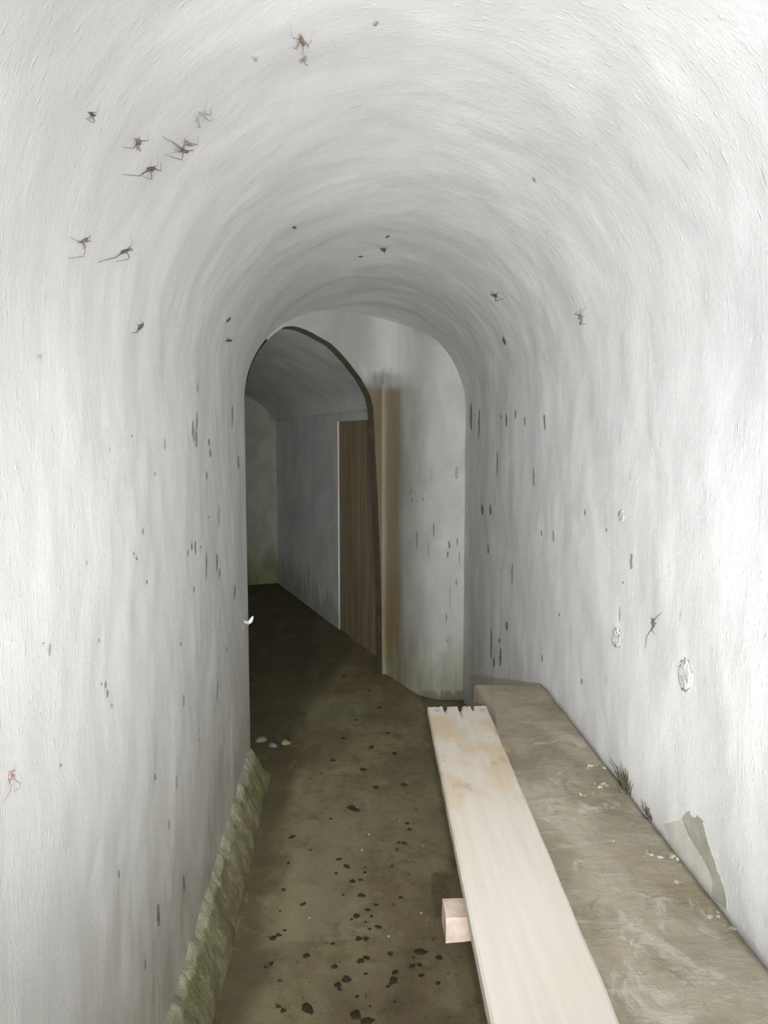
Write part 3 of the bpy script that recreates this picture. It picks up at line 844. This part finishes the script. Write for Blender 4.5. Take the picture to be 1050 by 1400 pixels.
def tuft(cx_, cy_, n, spread, hpx, lab, mat):
    base = on_z(cx_, cy_, BZ)
    bm = bmesh.new()
    for k in range(n):
        u = cx_+random.gauss(0, 0.5)*spread; v = cy_+random.gauss(0, 0.5)*spread*1.2
        p = on_z(u, v, BZ-0.001)
        if p.x > 0.652: p.x = 0.652
        hgt = hpx*(p-CAM).length/F_PX*random.uniform(0.4, 1.1)
        lean = Vector((random.uniform(-.5, .15), random.uniform(-.5, .5), 1)).normalized()
        q = p+lean*hgt*0.55; e = q+(lean+Vector((random.uniform(-.4, .1), random.uniform(-.4, .4), -.1)))*hgt*0.5
        for w_ in (p, q, e): w_.x = min(w_.x, 0.652)
        tube(bm, [p, q, e], [0.0013, 0.0011, 0.0004], 5)
    o = from_bm('dry_moss_tuft', bm, mat, smooth=True)
    return tag(o, lab, 'moss')
tuft(857, 1078, 46, 8, 26, 'dark dry moss tuft at the foot of the right wall, the bigger one', M_TUFT)
tuft(893, 1116, 16, 6, 14, 'small brown moss tuft on the bench, nearer than the big dark tuft', M_TUFT)

# ------------------------------------------------------------------ cave crickets on the plaster
def wall_pt(u, v, off):
    p, n, k = hit(u, v)
    return p+n*off, n, k
def cricket(label, mat, body, wpx, legs, antennae=(), leg_px=0.80):
    (ax, ay), (bx, by) = body
    cx_, cy_ = (ax+bx)/2, (ay+by)/2
    c, n, dist = wall_pt(cx_, cy_, 0)
    px = dist/F_PX*1.0
    root = bpy.data.objects.new('cave_cricket', None); COL.objects.link(root)
    root.location = c; root.empty_display_size = 0.01
    tag(root, label, 'cricket', 'cave crickets on the white plaster')
    bpy.context.view_layer.update()
    hb = max(0.0016, wpx*0.5*px*0.8)
    # body: tapering abdomen, humped thorax and a small head, lifted off the wall
    bm = bmesh.new()
    a = wall_pt(ax, ay, hb*1.1)[0]; b = wall_pt(bx, by, hb*1.25)[0]
    r = wpx*0.58*px
    prof_ = ((-0.06, 0.12), (0.0, 0.45), (0.12, 0.78), (0.28, 0.98), (0.42, 1.0), (0.55, 0.86), (0.66, 0.92), (0.76, 0.90), (0.85, 0.66), (0.90, 0.55), (0.97, 0.62), (1.04, 0.50), (1.08, 0.15))
    tube(bm, [a+(b-a)*f-c for f, _ in prof_], [r*k for _, k in prof_], 10)
    from_bm('body', bm, mat, root, smooth=True)
    for lg in legs:
        bm = bmesh.new()
        pts = []
        for i, (u, v) in enumerate(lg):
            last = i == len(lg)-1
            off = hb if i == 0 else (0.0008 if last else hb*1.9)
            pts.append(wall_pt(u, v, off)[0]-c)
        rr = [leg_px*0.62*px*k for k in np.linspace(1.35, 0.5, len(pts))]
        fine, fr_ = [], []
        for i in range(len(pts)-1):
            for f in (0, 0.5): fine.append(pts[i].lerp(pts[i+1], f)); fr_.append(rr[i]+(rr[i+1]-rr[i])*f)
        fine.append(pts[-1]); fr_.append(rr[-1])
        tube(bm, fine, fr_, 6)
        from_bm('leg', bm, mat, root, smooth=True)
    for an in antennae:
        bm = bmesh.new()
        pts = [wall_pt(u, v, hb*1.5 if i < len(an)-1 else 0.002)[0]-c for i, (u, v) in enumerate(an)]
        tube(bm, pts, [leg_px*0.30*px*k for k in np.linspace(1.0, 0.5, len(pts))], 5)
        from_bm('antenna', bm, mat, root, smooth=True)
    return root

cricket('reddish cave cricket, the topmost one, at the crown of the vault', M_RED, ((413.5, 58), (409, 44)), 5.2,
        [[(408, 49.5), (400, 49)], [(407, 52), (401.5, 61), (400, 64)], [(408, 53), (404.5, 60), (404, 66)], [(412, 57), (412.3, 68), (412, 72)], [(414, 52), (420, 56), (423.5, 52)], [(415, 53), (419, 58), (422, 64)]], [[(400, 49), (396, 38), (394.5, 26)], [(423.5, 53), (424.5, 44), (426, 36)]])
cricket('small grey cave cricket just below the reddish topmost one', M_GREY, ((412.5, 82), (417, 75)), 3.6,
        [[(413, 79), (408.5, 79), (408.5, 84)], [(416, 80), (420, 84)], [(413, 82), (411.5, 87)], [(415, 82), (418, 88), (422, 90)]])
cricket('tiny dark cricket right of the reddish topmost cricket, near the top edge', M_GREY, ((511, 31), (515.5, 26)), 3.4, [[(512, 29), (509.5, 32)], [(514, 28), (518, 28)], [(513, 30), (515, 33)]])
cricket('faint pale cricket left of the reddish topmost cricket', M_PALE, ((345, 76), (350, 80)), 2.6, [[(346, 77), (342, 74)], [(348, 79), (347, 84)], [(349, 78), (353, 77)]])
cricket('small dark cricket alone at the upper left of the vault', M_DARK, ((122, 153.5), (128, 157)), 3.4,
        [[(122, 153.5), (132, 153)], [(124, 157.5), (121, 161), (116.5, 162)], [(125, 157.5), (127, 164), (124, 166), (119, 163)], [(128, 156.5), (131, 157)], [(123, 154), (119.5, 153)]], [[(130, 153), (132.5, 148), (134, 141)]])
cricket('brown cricket left of the pair, body spread over short legs', M_BROWN, ((191, 196), (187, 191)), 5.6,
        [[(187, 196), (181, 202), (168, 201)], [(193, 192.5), (203, 192.5)], [(188, 197), (188, 206)], [(190, 197), (191.5, 206)], [(191, 191), (192, 187)], [(187, 192), (184, 189.5)], [(186, 198), (189, 205), (194, 206)]], [[(201, 192), (201.5, 185), (201, 177)]])
cricket('grey long-legged cricket at the upper right of the pair', M_GREY, ((269.5, 158.5), (278, 153)), 3.2,
        [[(271, 158), (266, 166), (267, 168)], [(270, 159), (272.5, 172), (274, 175), (270, 174)], [(277, 154), (284, 157), (288.5, 156), (288, 149)], [(276, 155), (285, 164.5), (290, 164), (291, 160)], [(273, 156), (268, 163)], [(274, 155), (272, 152)]], [[(279, 152), (281, 144), (284, 134)], [(280, 154), (286, 156), (290, 148)]])
cricket('reddish cricket, upper one of the touching pair', M_RED, ((253, 195), (261, 198)), 4.8,
        [[(254, 197), (251.5, 205)], [(260, 196.5), (270, 197), (272, 188)], [(254, 194), (253.5, 190)], [(258, 199), (264, 198.5), (269, 199)], [(252, 199), (249, 206)], [(257, 195), (259, 192)]])
cricket('dark cricket, lower one of the touching pair, long legs to the left', M_BROWN, ((250, 206), (257, 208)), 4.0,
        [[(251, 205), (240, 196), (222, 187)], [(251, 209), (248, 218), (233, 214), (226, 212)], [(256, 207), (266, 206.5)], [(250, 207), (244, 207), (238, 205)], [(254, 209), (257, 211)], [(250, 206), (243, 202), (236, 195)]], [[(249, 208), (240, 208), (229, 211)]])
cricket('dark grey cricket below the pair, one long leg out to the left', M_DARK, ((200.5, 231), (210, 229.5)), 5.0,
        [[(202, 232), (188, 239), (168, 239)], [(207, 228.5), (214, 227)], [(210, 230), (219, 233), (220.5, 223)], [(205, 232), (205.5, 242), (203, 244), (195, 240.5)], [(208, 232), (210, 236)], [(203, 230), (199, 233), (195, 237)]], [[(206, 228), (205.5, 219)], [(213, 227), (215, 221), (215, 212)]])
cricket('brown fuzzy cricket, left one of two on the mid left wall', M_BROWN, ((111, 331), (118, 326)), 4.4,
        [[(113, 332), (114.5, 342), (112.5, 350), (92, 353)], [(111, 330), (104, 329), (95, 324)], [(117, 327), (121, 324), (124, 321)], [(117, 328), (121, 330), (124, 328)], [(113, 332), (115.5, 337), (114, 341)], [(112, 331), (106, 332)], [(118, 328), (120.5, 332)]])
cricket('dark cricket right of the brown fuzzy one, long leg trailing left', M_DARK, ((166, 345), (173, 342)), 4.2,
        [[(167, 345), (158, 351.5), (148, 354), (136, 359)], [(172, 344), (175, 350), (173, 354), (161, 358)], [(173, 341), (180, 336)], [(173, 342), (182, 343)], [(172, 342), (178, 339), (182, 343)], [(169, 346), (163, 349)]], [[(179, 336), (179, 329), (178, 319)]])
cricket('small dark cricket low on the left haunch below the two', M_DARK, ((188.5, 449), (194, 443.5)), 4.0,
        [[(189, 449), (185, 454.5), (180.5, 455)], [(193, 445), (196.5, 447)], [(190, 445), (187, 443)], [(194, 443), (196, 440)], [(190, 450), (193, 452)], [(188, 448), (189, 452)]], [[(191, 443), (190.5, 438), (190, 430)]])
cricket('faint pale cricket at the far left, below the left haunch', M_PALE, ((50.5, 486), (55.5, 488)), 2.2, [[(51, 486), (49, 492)], [(55, 488), (56, 493)], [(51, 486), (50, 482)], [(55, 487), (57.5, 483)]])
cricket('tiny black cricket by itself, left of the crown in the shaded vault', M_DARK, ((399.5, 308.5), (403, 309.5)), 3.0, [[(400, 309), (398, 311)], [(402, 309), (405, 310)], [(401, 310), (402, 312.5)]])
cricket('small dark cricket on the shaded crown, far down the vault', M_DARK, ((521.5, 340), (526.5, 342)), 4.2, [[(522, 340), (518.5, 340)], [(525, 342), (526, 347.5)], [(526, 341), (528.5, 339)], [(523, 342), (521, 344)]])
cricket('tiny speck of a cricket just above the one on the shaded crown', M_DARK, ((529, 323), (531, 321.5)), 2.4, [[(529, 323), (527.5, 325)], [(531, 322), (533, 322.5)]])
cricket('tiny flat cricket left of the one on the shaded crown', M_DARK, ((490.5, 349.5), (495, 349.5)), 2.0, [[(491, 349.5), (489, 350.5)], [(494, 349.5), (496.5, 350.5)]])
cricket('dark cricket on the right haunch, nearest to the arch', M_DARK, ((675.5, 402.5), (679.5, 405)), 4.0,
        [[(676, 402), (672.5, 402), (673, 398.5)], [(678, 405), (679.5, 410), (688, 408.5)], [(678, 403), (681, 399.5)], [(676, 404), (673.5, 405)], [(679, 406), (677, 409)]])
cricket('olive cricket on the right haunch, the rightmost on the vault', M_OLIVE, ((795, 430.5), (798.5, 437)), 3.8,
        [[(795, 430), (790.5, 428), (792, 424)], [(798, 438), (797, 442), (803.5, 442.5)], [(797, 438), (794, 443)], [(796, 430), (797, 425), (796, 421)], [(797, 433), (800.5, 431)], [(796, 434), (792.5, 436)]], [[(798, 431), (800, 425), (803, 419)]])
cricket('slim dark cricket with a raised tail, below the right haunch', M_DARK, ((689.5, 461), (691.5, 470)), 3.0, [[(689.5, 462), (688.8, 458)], [(691, 468), (693, 466)], [(691, 469), (689, 471)]])
cricket('small grey cricket high on the right of the vault', M_GREY, ((729, 243), (731.5, 248)), 3.0, [[(729, 243), (727, 243)], [(731, 247), (732.5, 249.5)], [(730, 245), (733, 244)]])
cricket('small dark cricket above the passage arch, upper of two', M_DARK, ((309, 439), (313, 434.5)), 3.2, [[(309.5, 438), (308, 441.5)], [(312, 435), (315, 433)], [(310, 438), (312, 440)]])
cricket('small dark cricket above the passage arch, lower of two', M_DARK, ((309.5, 465.5), (315, 465)), 2.8, [[(310, 465), (308, 467)], [(314, 465), (316, 467)], [(312, 465), (311, 461)]])
cricket('reddish brown cricket low on the left wall by the picture edge', M_RED, ((12, 1068), (12.5, 1056)), 4.6,
        [[(14, 1062), (24, 1071), (23.5, 1077), (17, 1083)], [(12, 1068), (13.5, 1076), (10, 1084), (4, 1099)], [(14, 1058), (20, 1059)], [(13, 1056), (18, 1053.5), (20, 1055)], [(12, 1064), (10, 1069), (13, 1072)], [(13, 1060), (17, 1062), (20, 1059)]], [[(16, 1054), (18.5, 1049), (18, 1040)]])
cricket('black cricket on the right wall between the plaster scars', M_DARK, ((894.5, 857), (893, 846)), 3.6,
        [[(893, 847), (889.5, 845)], [(894, 855), (890, 855.5)], [(895, 848), (900, 844), (906, 838)], [(894, 857), (892.5, 862), (896, 868)], [(894, 856), (887, 870), (883, 886)], [(895, 852), (898, 853)], [(893, 850), (889, 852)]])

# tiny white moth at the corner where the left wall ends
p0 = Vector((-0.413, 3.15, on_y(337, 851, 3.15).z))
moth = bpy.data.objects.new('moth', None); COL.objects.link(moth); moth.location = p0; moth.empty_display_size = 0.01
tag(moth, 'tiny white moth with spread wings on the corner of the left wall', 'moth')
sc = 3.2/F_PX
bm = bmesh.new(); tube(bm, [Vector((0, -0.002, -3*sc)), Vector((0.002, -0.004, 0)), Vector((0.002, -0.004, 3*sc))], [0.7*sc, 1.4*sc, 0.8*sc], 8); from_bm('body', bm, M_WHITE, moth, True)
for sg, tip in ((-1, Vector((-0.013, -0.035, 0.014))), (1, Vector((0.020, -0.006, 0.028)))):
    bm = bmesh.new()
    root_ = Vector((0.002+sg*0.5*sc, -0.004, -1.5*sc))
    ax = tip-root_; L = ax.length; ax.normalize()
    side = ax.cross(Vector((0, -1, 0))).normalized()
    tube(bm, [root_+ax*L*f for f in np.linspace(0, 1, 9)], [max(0.25*sc, 2.5*sc*math.sin(math.pi*(0.06+0.90*f**0.8))) for f in np.linspace(0, 1, 9)], 10)
    for v in bm.verts:                            # flatten the wing
        d_ = v.co-root_; nn = ax.cross(side); v.co -= nn*d_.dot(nn)*0.75
    from_bm('wing', bm, M_WHITE, moth, True)

# ------------------------------------------------------------------ light: the flash beside the lens; an added forward beam and added fill through the open back
ld = bpy.data.lights.new('flash', 'SPOT')
ld.energy = 50; ld.shadow_soft_size = 0.006; ld.spot_size = math.radians(134); ld.spot_blend = 1.0
ld.color = (0.985, 0.99, 1.0)
lo = bpy.data.objects.new('flash', ld); COL.objects.link(lo)
lo.location = (0.035, -0.03, 1.415)
aim = Vector((0.56, 1.0, 0.13))
lo.rotation_euler = aim.to_track_quat('-Z', 'Y').to_euler()
td = bpy.data.lights.new('added_beam', 'SPOT')  # narrow beam added to brighten the far tunnel and floor
td.energy = 118; td.shadow_soft_size = 0.008; td.spot_size = math.radians(70); td.spot_blend = 1.0
td.color = (0.985, 0.99, 1.0)
to = bpy.data.objects.new('added_beam', td); COL.objects.link(to)
to.location = (0.040, -0.02, 1.405)
to.rotation_euler = Vector((0.01, 1.0, -0.11)).to_track_quat('-Z', 'Y').to_euler()
pd = bpy.data.lights.new('fill_portal', 'AREA'); pd.shape = 'RECTANGLE'; pd.size = 1.14; pd.size_y = 2.25  # guides the added world fill in through the assumed opening behind
pd.cycles.is_portal = True
po = bpy.data.objects.new('fill_portal', pd); COL.objects.link(po)
po.location = (XC, YB+0.01, 1.11); po.rotation_euler = Vector((0, 1, 0)).to_track_quat('-Z', 'Y').to_euler()
w = bpy.data.worlds.new('world'); S.world = w; w.use_nodes = True
w.node_tree.nodes['Background'].inputs[0].default_value = (0.95, 0.97, 1.0, 1)
w.node_tree.nodes['Background'].inputs[1].default_value = 17.0
S.view_settings.view_transform = 'Standard'
S.view_settings.look = 'None'
S.view_settings.exposure = 0.0
S.view_settings.gamma = 1.0
S.view_settings.use_curve_mapping = False
S.cycles.max_bounces = 10
S.cycles.diffuse_bounces = 8
